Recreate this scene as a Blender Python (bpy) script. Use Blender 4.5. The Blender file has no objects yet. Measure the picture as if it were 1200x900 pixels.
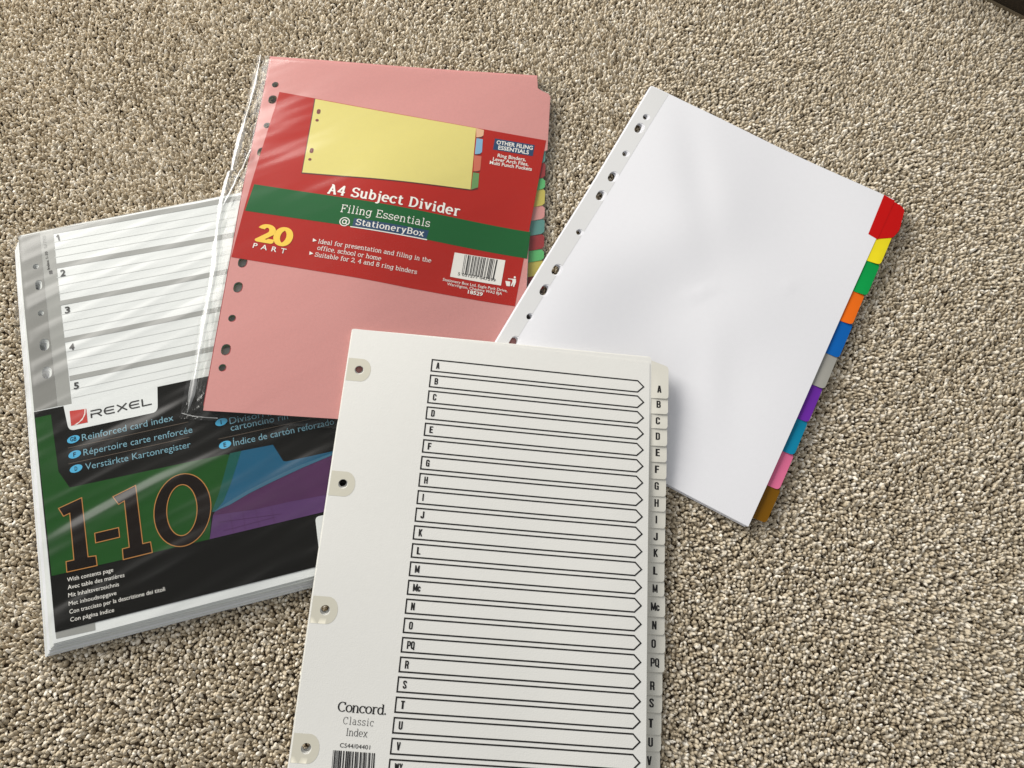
import bpy, math, random
import numpy as np
from mathutils import Matrix, Vector
from mathutils.geometry import delaunay_2d_cdt

random.seed(7); rng = np.random.default_rng(11)
scene = bpy.context.scene
COL = scene.collection

# ------------------------------------------------------------------ camera, world, lamp, exposure
F_PX, CAM_H, PITCH, ROLL = 900.6, 521.7, 0.32207, 0.14349      # focal (px of a 1200 px wide photo), height in mm
_w = np.array([0, math.sin(PITCH), -math.cos(PITCH)])
_up = np.array([0, math.cos(PITCH), math.sin(PITCH)]); _rt = np.array([1., 0, 0])
CR = math.cos(ROLL) * _rt + math.sin(ROLL) * _up
CU = -math.sin(ROLL) * _rt + math.cos(ROLL) * _up
CC = np.array([0, 0, CAM_H])
cam = bpy.data.cameras.new("camera"); cam_o = bpy.data.objects.new("camera", cam); COL.objects.link(cam_o)
cam.sensor_fit = 'HORIZONTAL'; cam.sensor_width = 36; cam.lens = F_PX / 1200 * 36
cam.clip_start = .01; cam.clip_end = 50
M = Matrix.Identity(4)
for i in range(3):
    M[i][0] = CR[i]; M[i][1] = CU[i]; M[i][2] = -_w[i]; M[i][3] = CC[i] / 1000
cam_o.matrix_world = M
scene.camera = cam_o

world = bpy.data.worlds.new("World"); scene.world = world; world.use_nodes = True
bg = world.node_tree.nodes['Background']
bg.inputs[0].default_value = (0.97, 0.98, 1.0, 1); bg.inputs[1].default_value = 0.41

win = bpy.data.lights.new("window_light", 'AREA'); win.shape = 'RECTANGLE'; win.size = 1.45; win.size_y = 0.95
win.energy = 57; win.color = (1.0, 0.965, 0.91)
win_o = bpy.data.objects.new("window_light", win); COL.objects.link(win_o)
AZ, EL, DIST = math.radians(143), math.radians(25), 1.9
tgt = Vector((0.0, 0.22, 0))
win_o.location = tgt + DIST * Vector((math.cos(AZ) * math.cos(EL), math.sin(AZ) * math.cos(EL), math.sin(EL)))
win_o.rotation_euler = (tgt - win_o.location).to_track_quat('-Z', 'Y').to_euler()

scene.view_settings.view_transform = 'Standard'; scene.view_settings.look = 'None'
scene.view_settings.exposure = 0.0; scene.view_settings.gamma = 1
try:
    scene.cycles.transparent_max_bounces = 24
except Exception:
    pass

# ------------------------------------------------------------------ helpers
def sm(t):
    t = min(1., max(0., t)); return t * t * (3 - 2 * t)

def lin(c):
    return tuple((x / 12.92 if x <= .04045 else ((x + .055) / 1.055) ** 2.4) for x in [v / 255 for v in c])

class Frame:
    """A sheet's own frame: u to its right, v down from its top left corner (mm); zf is the height of its top face."""
    def __init__(s, x, y, th, zf):
        s.x, s.y, s.th, s.zf = x, y, th, zf; s.c, s.s = math.cos(th), math.sin(th)
    def uv(s, px, py, zf=None):
        zf = zf or s.zf; z = 6.
        d = _w + (px - 600) / F_PX * CR - (py - 450) / F_PX * CU
        for _ in range(12):
            t = (z - CC[2]) / d[2]; X = CC[0] + t * d[0] - s.x; Y = CC[1] + t * d[1] - s.y
            u = X * s.c + Y * s.s; v = X * s.s - Y * s.c
            z = zf(u, v)
        return u, v
    def uvs(s, pts, zf=None):
        return [s.uv(*p, zf) for p in pts]

def link(name, me, mat=None, parent=None):
    o = bpy.data.objects.new(name, me); COL.objects.link(o)
    if mat and me is not None and not me.materials: me.materials.append(mat)
    if parent: o.parent = parent
    return o

def tag(o, label=None, cat=None, group=None, kind=None):
    for k, v in (('label', label), ('category', cat), ('group', group), ('kind', kind)):
        if v: o[k] = v
    return o

def thing(name, fr, label, cat, group=None, off=(0, 0, 0)):
    """Empty at the sheet's top left corner; x runs along u, y along -v."""
    o = bpy.data.objects.new(name, None); COL.objects.link(o); o.empty_display_size = .02
    du, dv, dz = off
    o.location = ((fr.x + du * fr.c + dv * fr.s) / 1000, (fr.y + du * fr.s - dv * fr.c) / 1000, dz / 1000)
    o.rotation_euler = (0, 0, fr.th)
    return tag(o, label, cat, group)

def area(p):
    return sum(p[i - 1][0] * p[i][1] - p[i][0] * p[i - 1][1] for i in range(len(p))) / 2

def inside(p, x, y):
    r = False; n = len(p)
    for i in range(n):
        x1, y1 = p[i - 1]; x2, y2 = p[i]
        if (y1 > y) != (y2 > y) and x < (x2 - x1) * (y - y1) / (y2 - y1) + x1: r = not r
    return r

def refine(p, step):
    out = []
    for i in range(len(p)):
        a = p[i]; b = p[(i + 1) % len(p)]
        n = max(1, int(math.hypot(b[0] - a[0], b[1] - a[1]) / step)) if step else 1
        out += [(a[0] + (b[0] - a[0]) * k / n, a[1] + (b[1] - a[1]) * k / n) for k in range(n)]
    return out

def region(adds, subs=(), step=None):
    """Union of polygons less others, triangulated, with an inner grid of points every step mm."""
    polys = [refine(list(p), step) for p in adds] + [list(p) for p in subs]
    vs, fs = [], []
    for p in polys:
        if area(p) < 0: p = p[::-1]
        fs.append(list(range(len(vs), len(vs) + len(p)))); vs += [Vector(q) for q in p]
    if step:
        xs = [v.x for v in vs]; ys = [v.y for v in vs]
        y = min(ys) + step / 2; k = 0
        while y < max(ys):
            x = min(xs) + step * (.5 if k % 2 else .25)
            while x < max(xs):
                if any(inside(p, x, y) for p in adds): vs.append(Vector((x, y)))
                x += step
            y += step * .9; k += 1
    V, E_, Fc, ov, oe, of = delaunay_2d_cdt(vs, [], fs, 1, 1e-5, True)
    na = len(adds); faces = []
    for f, o in zip(Fc, of):
        if o and not any(i >= na for i in o): faces.append(tuple(f))
    used = sorted({i for f in faces for i in f}); mp = {a: b for b, a in enumerate(used)}
    return [(V[i].x, V[i].y) for i in used], [tuple(mp[i] for i in f) for f in faces]

def build(name, rg, zf, dz, thick, mat, parent):
    """Lift a flat (u, v) region onto the surface zf + dz; thick > 0 gives it a real thickness. Units mm."""
    pts, faces = rg
    top = [(u / 1000, -v / 1000, (zf(u, v) + dz) / 1000) for u, v in pts]
    fx = []
    for f in faces:
        a, b, c = (pts[f[0]], pts[f[1]], pts[f[2]])
        up = -((b[0] - a[0]) * (c[1] - a[1]) - (c[0] - a[0]) * (b[1] - a[1])) > 0
        fx.append(f if up else f[::-1])
    verts, fc = list(top), list(fx)
    if thick:
        n = len(top); verts += [(x, y, z - thick / 1000) for x, y, z in top]
        fc += [tuple(i + n for i in f[::-1]) for f in fx]
        es = {}
        for f in fx:
            for i in range(len(f)):
                es[(f[i], f[(i + 1) % len(f)])] = 1
        for a, b in es:
            if (b, a) not in es: fc.append((b, a, a + n, b + n))
    me = bpy.data.meshes.new(name); me.from_pydata(verts, [], fc)
    me.polygons.foreach_set('use_smooth', [True] * len(me.polygons))
    if thick: me.set_sharp_from_angle(angle=math.radians(35))
    me.update()
    return link(name, me, mat, parent)

def circle(cx, cy, rx, ry=None, n=20, rot=0.):
    ry = ry or rx; c, s = math.cos(rot), math.sin(rot); out = []
    for k in range(n):
        a = 2 * math.pi * k / n; x, y = rx * math.cos(a), ry * math.sin(a)
        out.append((cx + x * c - y * s, cy + x * s + y * c))
    return out

def slot(cx, cy, w, h, n=7):
    """upright hole with round ends, w wide, h high"""
    r = w / 2; d = h / 2 - r
    return [(cx + r * math.cos(a), cy + d + r * math.sin(a)) for a in np.linspace(0, math.pi, n)] + \
           [(cx + r * math.cos(a), cy - d + r * math.sin(a)) for a in np.linspace(math.pi, 2 * math.pi, n)]

def rounded(pts, r, n=5, which=None):
    out = []; N = len(pts)
    for i, p in enumerate(pts):
        if which is not None and i not in which: out.append(p); continue
        p = Vector(p); a = Vector(pts[i - 1]) - p; b = Vector(pts[(i + 1) % N]) - p
        d = min(r, a.length * .48, b.length * .48); A = p + a.normalized() * d; B = p + b.normalized() * d
        for k in range(n + 1):
            t = k / n; q = (1 - t) ** 2 * A + 2 * t * (1 - t) * p + t * t * B; out.append((q.x, q.y))
    return out

def strip(path, w, wy=None, closed=False):
    """quads of a mitred stroke of width w (wy: thickness of its level runs)"""
    k = w / (wy or w); P = [Vector((x, y * k)) for x, y in path]
    if closed: P = P[:-1] if (P[0] - P[-1]).length < 1e-6 else P
    n = len(P); L, R = [], []
    for i in range(n):
        a = P[i - 1] if (i > 0 or closed) else None; b = P[(i + 1) % n] if (i < n - 1 or closed) else None
        d1 = (P[i] - a).normalized() if a is not None else (b - P[i]).normalized()
        d2 = (b - P[i]).normalized() if b is not None else d1
        m = d1 + d2
        m = m.normalized() if m.length > 1e-6 else d1
        nn = Vector((-m.y, m.x)); cs = max(.45, nn.dot(Vector((-d1.y, d1.x))))
        o = nn * (w / 2 / cs); L.append(P[i] + o); R.append(P[i] - o)
    q = []
    for i in range(n if closed else n - 1):
        j = (i + 1) % n
        q.append([(v.x, v.y / k) for v in (R[i], R[j], L[j], L[i])])
    return q

def pen(path, w, wy=None):
    """a stroke as convex pieces: one bar per run, a round joint between runs"""
    k = w / (wy or w); P = [Vector((x, y * k)) for x, y in path]; q = []
    P = [p for i, p in enumerate(P) if i == 0 or (p - P[i - 1]).length > 1e-3]
    loop = (P[0] - P[-1]).length < 1e-4
    for i in range(len(P) - 1):
        d = (P[i + 1] - P[i]).normalized(); o = Vector((-d.y, d.x)) * w / 2
        q.append([(v.x, v.y / k) for v in (P[i] - o, P[i + 1] - o, P[i + 1] + o, P[i] + o)])
    for i in range(0 if loop else 1, len(P) - 1):
        a = random.uniform(0, .2)
        q.append([(P[i].x + w / 2 * math.cos(a + t), (P[i].y + w / 2 * math.sin(a + t)) / k) for t in np.linspace(0, 2 * math.pi, 13)[:-1]])
    return q

# ------------------------------------------------------------------ lettering
def arc(cx, cy, rx, ry, a0, a1, n=None):
    n = n or max(4, int(abs(a1 - a0) / 20))
    return [(cx + rx * math.cos(math.radians(a)), cy + ry * math.sin(math.radians(a))) for a in np.linspace(a0, a1, n + 1)]

def slab_glyphs():
    G = {}
    stem = lambda x, y0, y1: [(x, y0), (x, y1)]
    S = lambda x, y, l=.95, r=.95: [(x - l, y), (x + r, y)]
    arch = lambda x0, x1: [(x0, 3.2)] + arc((x0 + x1) / 2, 3.2, (x1 - x0) / 2, 1.8, 165, 0) + [(x1, 0)]
    G['A'] = (6.2, [[(.9, 0), (3, 7)], [(3, 7), (5.3, 0)], [(1.7, 2.4), (4.6, 2.4)], S(.9, 0), S(5.3, 0), [(1.7, 7), (3.2, 7)]])
    G['B'] = (6.4, [stem(1.3, 0, 7), [(.3, 7), (3.3, 7)] + arc(3.4, 5.4, 1.7, 1.6, 85, -90) + [(1.3, 3.8)], arc(3.4, 1.9, 2.1, 1.9, 88, -88) + [(.3, 0)]])
    G['C'] = (6.3, [arc(3.4, 3.5, 2.9, 3.5, 48, 318), [(5.4, 7), (5.4, 5)]])
    G['D'] = (6.6, [stem(1.3, 0, 7), [(.3, 7), (2.8, 7)] + arc(2.9, 3.5, 3, 3.5, 85, -85) + [(.3, 0)]])
    G['E'] = (6, [stem(1.3, 0, 7), [(.3, 7), (5.1, 7), (5.1, 5.3)], [(1.3, 3.6), (3.7, 3.6)], [(3.7, 4.4), (3.7, 2.8)], [(.3, 0), (5.4, 0), (5.4, 1.8)]])
    G['F'] = (5.8, [stem(1.3, 0, 7), [(.3, 7), (5.2, 7), (5.2, 5.2)], [(1.3, 3.6), (3.7, 3.6)], [(3.7, 4.4), (3.7, 2.8)], S(1.3, 0, 1, 1.2)])
    G['I'] = (3.2, [stem(1.6, 0, 7), S(1.6, 0, 1.1, 1.1), S(1.6, 7, 1.1, 1.1)])
    G['S'] = (5.4, [arc(2.7, 5.25, 2, 1.75, 35, 270) + arc(2.7, 1.75, 2.2, 1.75, 88, -145), [(4.6, 7), (4.6, 5.4)], [(.55, 0), (.55, 1.7)]])
    G['2'] = (5.4, [arc(2.6, 5, 2, 2, 165, -35) + [(.6, .3), (4.8, .3), (4.8, 1.5)]])
    G['0'] = (5.6, [arc(2.8, 3.5, 2.2, 3.5, 0, 360)])
    G['4'] = (5.8, [[(3.8, 0), (3.8, 7), (.5, 2.2), (5.3, 2.2)], S(3.8, 0)])
    G['8'] = (5.4, [arc(2.7, 5.3, 1.7, 1.7, 0, 360), arc(2.7, 1.8, 2.1, 1.8, 0, 360)])
    G['1'] = (4, [[(.8, 5.8), (2.2, 7), (2.2, 0)], S(2.2, 0, 1.2, 1.2)])
    G['5'] = (5.2, [[(4.4, 7), (1, 7), (.8, 3.8)] + arc(2.5, 2.2, 2.1, 2.2, 130, -150)])
    G['9'] = (5.2, [arc(2.6, 5, 2, 2, 0, 360), [(4.6, 5), (4.4, 2)] + arc(2.4, 2, 2, 2, -10, -140)])
    G['a'] = (5.1, [arc(2.2, 3.6, 1.6, 1.4, 150, 0) + [(3.8, .8), (4.1, 0), (5, 0)], [(3.8, 2.9), (2.1, 2.9)] + arc(2.1, 1.45, 1.7, 1.45, 90, 270) + [(2.9, .1), (3.8, 1.1)]])
    G['b'] = (5.2, [stem(1.1, 0, 7.4), [(.1, 7.3), (1.1, 7.3)], arc(2.8, 2.5, 1.8, 2.5, 0, 360)])
    G['c'] = (4.8, [arc(2.5, 2.5, 2.1, 2.5, 48, 318), [(4, 5), (4, 3.6)]])
    G['d'] = (5.4, [arc(2.4, 2.5, 1.9, 2.5, 0, 360), stem(4.2, 0, 7.4), [(3.2, 7.3), (4.2, 7.3)], [(4.2, 0), (5.2, 0)]])
    G['e'] = (5, [[(.5, 2.6), (4.45, 2.6)] + arc(2.45, 2.5, 2, 2.5, 5, 312)])
    G['f'] = (3.8, [[(1.7, 0), (1.7, 5.6)] + arc(3, 5.7, 1.3, 1.6, 175, 55), [(.4, 5), (3.3, 5)], S(1.7, 0)])
    G['g'] = (5.3, [arc(2.4, 2.6, 1.9, 2.4, 0, 360), [(4.3, 5), (4.3, -.4)] + arc(2.4, -.4, 1.9, 1.8, -5, -150), [(4.3, 4.9), (5.2, 4.9)]])
    G['h'] = (5.6, [stem(1.1, 0, 7.4), [(.1, 7.3), (1.1, 7.3)], S(1.1, 0), arch(1.1, 4.3), S(4.3, 0)])
    G['i'] = (3.1, [stem(1.6, 0, 5), [(.5, 4.9), (1.6, 4.9)], S(1.6, 0, 1.1, 1.1), [(1.5, 6.2), (1.5, 7.4)]])
    G['j'] = (3, [[(1.9, 5), (1.9, -.6)] + arc(.8, -.6, 1.1, 1.5, -5, -130), [(.7, 4.9), (1.9, 4.9)], [(1.8, 6.2), (1.8, 7.4)]])
    G['k'] = (5.4, [stem(1.1, 0, 7.4), [(.1, 7.3), (1.1, 7.3)], [(4.2, 5), (1.1, 2)], [(2.2, 3), (4.4, 0)], S(1.1, 0), S(4.4, 0)])
    G['l'] = (3.1, [stem(1.6, 0, 7.4), [(.5, 7.3), (1.6, 7.3)], S(1.6, 0, 1.1, 1.1)])
    G['m'] = (8, [stem(1.1, 0, 5), [(.1, 4.9), (1.1, 4.9)], S(1.1, 0, .9, .8), arch(1.1, 3.9), S(3.9, 0, .7, .7), arch(3.9, 6.7), S(6.7, 0, .8, .9)])
    G['n'] = (5.6, [stem(1.1, 0, 5), [(.1, 4.9), (1.1, 4.9)], S(1.1, 0), arch(1.1, 4.3), S(4.3, 0)])
    G['o'] = (5, [arc(2.5, 2.5, 2.1, 2.5, 0, 360)])
    G['p'] = (5.3, [stem(1.1, -2.2, 5), [(.1, 4.9), (1.1, 4.9)], S(1.1, -2.2), arc(2.8, 2.5, 1.9, 2.5, 0, 360)])
    G['r'] = (4.4, [stem(1.4, 0, 5), [(.3, 4.9), (1.4, 4.9)], S(1.4, 0, 1, 1.2), arc(3, 3.3, 1.6, 1.7, 172, 45)])
    G['s'] = (4.4, [arc(2.2, 3.7, 1.6, 1.3, 35, 270) + arc(2.2, 1.2, 1.8, 1.2, 85, -145), [(3.7, 5), (3.7, 3.8)], [(.45, 0), (.45, 1.2)]])
    G['t'] = (3.8, [[(1.6, 6.7), (1.6, 1.2)] + arc(2.8, 1.2, 1.2, 1.2, 185, 325), [(.4, 4.9), (3.5, 4.9)]])
    G['u'] = (5.6, [[(.1, 4.9), (1.1, 4.9), (1.1, 1.6)] + arc(2.6, 1.6, 1.5, 1.6, 180, 350), [(3.3, 4.9), (4.3, 4.9), (4.3, 0), (5.3, 0)]])
    G['v'] = (5, [[(.8, 5), (2.5, 0)], [(2.5, 0), (4.2, 5)], S(.8, 4.9), S(4.2, 4.9)])
    G['x'] = (5.2, [[(.9, 5), (4.2, 0)], [(4.2, 5), (.9, 0)], S(.9, 4.9, .8, .7), S(4.2, 4.9, .7, .8), S(.9, 0, .8, .7), S(4.2, 0, .7, .8)])
    G['y'] = (5, [[(.8, 5), (2.6, .2)], [(4.2, 5), (2, -1.7), (.8, -2)], S(.8, 4.9), S(4.2, 4.9)])
    G[','] = (2, [[(1, .7), (.5, -1.2)]]); G['.'] = (1.8, [[(.9, 0), (.9, 1.1)]])
    G['@'] = (8.4, [arc(4, 2.8, 3.8, 4, -40, 310), arc(3.8, 2.7, 1.5, 1.9, 0, 360), [(5.4, 4.6), (5.3, 1.4)] + arc(6.3, 1.6, 1, 1, 190, 330)])
    G[' '] = (2.9, [])
    return G
SLAB = slab_glyphs()
WIDE = {'R': (10.2, [[(.6, 0), (.6, 4.2)], [(.2, 6.5), (6.8, 6.5)] + arc(6.9, 4.9, 2, 1.6, 85, -90) + [(.6, 3.3)], [(5.4, 3.3), (9, 0)]]),
        'E': (9.6, [[(8.8, 6.5), (3, 6.5)] + arc(3.1, 3.5, 2.6, 3, 95, 265) + [(8.8, .5)], [(.8, 3.5), (8.3, 3.5)]]),
        'X': (9.6, [[(.6, 6.8), (8.6, 0.2)], [(8.6, 6.8), (.6, 0.2)]]),
        '1': (3, [[(.2, 5.1), (1.2, 5.5), (1.9, 6.6)], [(2, 0), (2, 7)]]),
        'L': (8.6, [[(.7, 7), (.7, .5), (8.4, .5)]])}
def narrow_glyphs():
    G = {}; t, b = 6.45, .55
    bowl = lambda y0, y1, x=3.1, r=.9: [(x - r, y1)] + arc(x - r, y1 - .9, r, .9, 80, 0, 3) + arc(x - r, y0 + .9, r, .9, 0, -80, 3) + [(x - r, y0)]
    box = arc(1.6, t - .9, 1, .9, 180, 90, 3) + arc(2.1, t - .9, 1, .9, 90, 0, 3) + arc(2.1, b + .9, 1, .9, 0, -90, 3) + arc(1.6, b + .9, 1, .9, -90, -180, 3)
    st = [(.6, 0), (.6, 7)]
    G['A'] = (4, [[(.55, 0), (1.7, 7)], [(2.2, 7), (3.35, 0)], [(1.2, 6.5), (2.7, 6.5)], [(1, 1.9), (2.9, 1.9)]])
    G['B'] = (4, [st, [(.6, t)] + bowl(3.7, t) + [(.6, 3.7)], [(.6, 3.6)] + bowl(b, 3.6, 3.2) + [(.6, b)]])
    G['C'] = (3.8, [[(3.1, 4.6)] + arc(2.1, t - .9, 1, .9, 0, 90, 3) + arc(1.6, t - .9, 1, .9, 90, 180, 3) + arc(1.6, b + .9, 1, .9, 180, 270, 3) + arc(2.1, b + .9, 1, .9, 270, 360, 3) + [(3.1, 2.4)]])
    G['D'] = (4, [st, [(.6, t)] + bowl(b, t) + [(.6, b)]])
    G['E'] = (3.5, [st, [(.6, t), (3.1, t)], [(.6, 3.6), (2.8, 3.6)], [(.6, b), (3.1, b)]])
    G['F'] = (3.4, [st, [(.6, t), (3.1, t)], [(.6, 3.5), (2.8, 3.5)]])
    G['G'] = (3.9, [G['C'][1][0], [(1.9, 3.3), (3.1, 3.3), (3.1, 0)]])
    G['H'] = (3.9, [st, [(3.2, 0), (3.2, 7)], [(.6, 3.6), (3.2, 3.6)]])
    G['I'] = (1.4, [st])
    G['J'] = (3.2, [[(2.6, 7), (2.6, 1.4)] + arc(1.6, 1.4, 1, .85, 0, -180, 6) + [(.6, 2.4)]])
    G['K'] = (3.9, [st, [(3.2, 7), (.8, 2.9)], [(1.4, 4), (3.3, 0)]])
    G['L'] = (3.2, [st, [(.6, b), (2.9, b)]])
    G['M'] = (5.2, [st, [(4.6, 0), (4.6, 7)], [(.7, 6.8), (2.6, .8)], [(2.6, .8), (4.5, 6.8)]])
    G['N'] = (4, [st, [(3.3, 0), (3.3, 7)], [(.7, 6.8), (3.2, .3)]])
    G['O'] = (3.8, [box + [box[0]]])
    G['P'] = (3.8, [st, [(.6, t)] + bowl(3, t) + [(.6, 3)]])
    G['Q'] = (3.8, [box + [box[0]], [(2.2, 1.6), (3.4, -.6)]])
    G['R'] = (3.9, [st, [(.6, t)] + bowl(3.3, t) + [(.6, 3.3)], [(2, 3.3), (2.9, 2.6), (3.2, 0)]])
    G['S'] = (3.8, [[(3.1, 4.9)] + arc(2.1, 5.6, 1, .85, 0, 90, 3) + arc(1.6, 5.4, 1, 1.05, 90, 180, 3) + [(.7, 4.8), (3, 2.3)] + arc(2.1, 1.6, 1, 1.05, 0, -90, 3) + arc(1.6, 1.4, 1, .85, -90, -180, 3) + [(.6, 2.2)]])
    G['T'] = (3.6, [[(1.7, 0), (1.7, 7)], [(.2, t), (3.2, t)]])
    G['U'] = (3.8, [[(.6, 7), (.6, 1.4)] + arc(1.85, 1.5, 1.25, .95, 190, 350, 6) + [(3.1, 1.4), (3.1, 7)]])
    G['V'] = (3.8, [[(.5, 7), (1.75, .2)], [(1.95, .2), (3.2, 7)]])
    G['W'] = (5.4, [[(.4, 7), (1.4, .2)], [(1.5, .2), (2.6, 6.6)], [(2.6, 6.6), (3.7, .2)], [(3.8, .2), (4.8, 7)]])
    G['X'] = (3.9, [[(.5, 7), (3.3, 0)], [(3.3, 7), (.5, 0)]])
    G['c'] = (3.3, [[(2.6, 3.3)] + arc(1.6, 3.6, 1, .9, 0, 180, 6) + arc(1.6, 1.4, 1, .9, 180, 360, 6) + [(2.6, 1.9)]])
    return G
_cache = {}
NARROW = narrow_glyphs()
def strokes(table, s, w, wy, gap=0.):
    """triangles of a line of stroked letters, cap height 7, baseline 0; letters placed one after another"""
    V, Fc, x = [], [], 0
    for ch in s:
        adv, paths = table[ch]
        key = (id(table), ch, w, wy)
        if key not in _cache:
            quads = [q for p in paths for q in pen(p, w, wy)]
            _cache[key] = region(quads) if quads else ([], [])
        pts, fc = _cache[key]; n = len(V)
        V += [(a + x, b) for a, b in pts]; Fc += [tuple(i + n for i in f) for f in fc]
        x += adv + gap
    return V, Fc

def sans(s, bold=0., space=1.):
    key = ('sans', s, bold, space)
    if key not in _cache:
        cu = bpy.data.curves.new('t', 'FONT'); cu.body = s; cu.size = 10; cu.offset = bold; cu.space_character = space
        cu.resolution_u = 3
        o = bpy.data.objects.new('t', cu); COL.objects.link(o); bpy.context.view_layer.update()
        me = bpy.data.meshes.new_from_object(o.evaluated_get(bpy.context.evaluated_depsgraph_get()))
        _cache[key] = ([(v.co.x, v.co.y) for v in me.vertices], [tuple(p.vertices) for p in me.polygons])
        bpy.data.objects.remove(o); bpy.data.curves.remove(cu); bpy.data.meshes.remove(me)
    return _cache[key]
_H = sans('H'); SANS_CAP = max(p[1] for p in _H[0])

def write(fr, name, s, p0, p1, cap, mat, parent, font='sans', bold=0., space=1., w=1., wy=None, gap=0., dz=.2, zf=None, base=None):
    """print a line of text from photo point p0 to p1 (ends of its baseline), cap px high, on the frame's surface"""
    zf = zf or fr.zf
    if font == 'sans': V, Fc = sans(s, bold, space); ch = SANS_CAP
    else:
        V, Fc = strokes(SLAB if font == 'slab' else WIDE, s, w, wy or w, gap); ch = 7.
    x0 = min(v[0] for v in V); x1 = max(v[0] for v in V)
    a = Vector(fr.uv(*p0, zf)); b = Vector(fr.uv(*p1, zf)); d = b - a; L = d.length; d.normalize(); n = Vector((d.y, -d.x))
    c = Vector(fr.uv(p0[0], p0[1] - cap, zf)); hgt = (c - a).length / ch
    pts = []
    for x, y in V:
        q = a + d * ((x - x0) / (x1 - x0) * L) + n * (y * hgt); pts.append((q.x, q.y))
    return build(name, (pts, Fc), zf, dz, 0, mat, parent)

def flat(fr, name, px, mat, parent, dz=.1, step=5., zf=None, subs=(), thick=0, uv=False):
    return build(name, region([px if uv else fr.uvs(px, zf)], subs, step), zf or fr.zf, dz, thick, mat, parent)

def bars(fr, name, corners, n, mat, parent, dz=.2, zf=None, seed=1, dens=.5):
    """barcode between photo corners tl, tr, br, bl"""
    r = random.Random(seed); tl, tr, br, bl = [Vector(p) for p in fr.uvs(corners, zf)]
    polys = []; ws = [r.choice((1, 1, 2, 3)) for _ in range(n * 2)]; tot = sum(ws); x = 0
    for i, w_ in enumerate(ws):
        if i % 2 == 0:
            t0, t1 = x / tot, (x + w_) / tot
            polys.append([tuple(tl.lerp(tr, t0)), tuple(tl.lerp(tr, t1)), tuple(bl.lerp(br, t1)), tuple(bl.lerp(br, t0))])
        x += w_
    return build(name, region(polys), zf or fr.zf, dz, 0, mat, parent)

# ------------------------------------------------------------------ materials
def pbr(name, rgb, rough=.6, noise=0., nscale=300., bump=0., bscale=900., spec=.4, coat=0.):
    m = bpy.data.materials.new(name); m.use_nodes = True; nt = m.node_tree; b = nt.nodes['Principled BSDF']
    b.inputs['Roughness'].default_value = rough; b.inputs['Specular IOR Level'].default_value = spec
    b.inputs['Coat Weight'].default_value = coat
    c = lin(rgb) + (1,)
    b.inputs['Base Color'].default_value = c
    tc = nt.nodes.new('ShaderNodeTexCoord')
    if noise:
        n = nt.nodes.new('ShaderNodeTexNoise'); n.inputs['Scale'].default_value = nscale; n.inputs['Detail'].default_value = 5
        nt.links.new(tc.outputs['Object'], n.inputs['Vector'])
        r = nt.nodes.new('ShaderNodeMix'); r.data_type = 'RGBA'
        r.inputs[6].default_value = tuple(max(0, x * (1 - noise)) for x in c[:3]) + (1,)
        r.inputs[7].default_value = tuple(min(1, x * (1 + noise)) for x in c[:3]) + (1,)
        nt.links.new(n.outputs['Fac'], r.inputs[0]); nt.links.new(r.outputs[2], b.inputs['Base Color'])
    if bump:
        n = nt.nodes.new('ShaderNodeTexNoise'); n.inputs['Scale'].default_value = bscale; n.inputs['Detail'].default_value = 6
        nt.links.new(tc.outputs['Object'], n.inputs['Vector'])
        bp = nt.nodes.new('ShaderNodeBump'); bp.inputs['Strength'].default_value = bump; bp.inputs['Distance'].default_value = .0006
        nt.links.new(n.outputs['Fac'], bp.inputs['Height']); nt.links.new(bp.outputs[0], b.inputs['Normal'])
    return m

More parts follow.
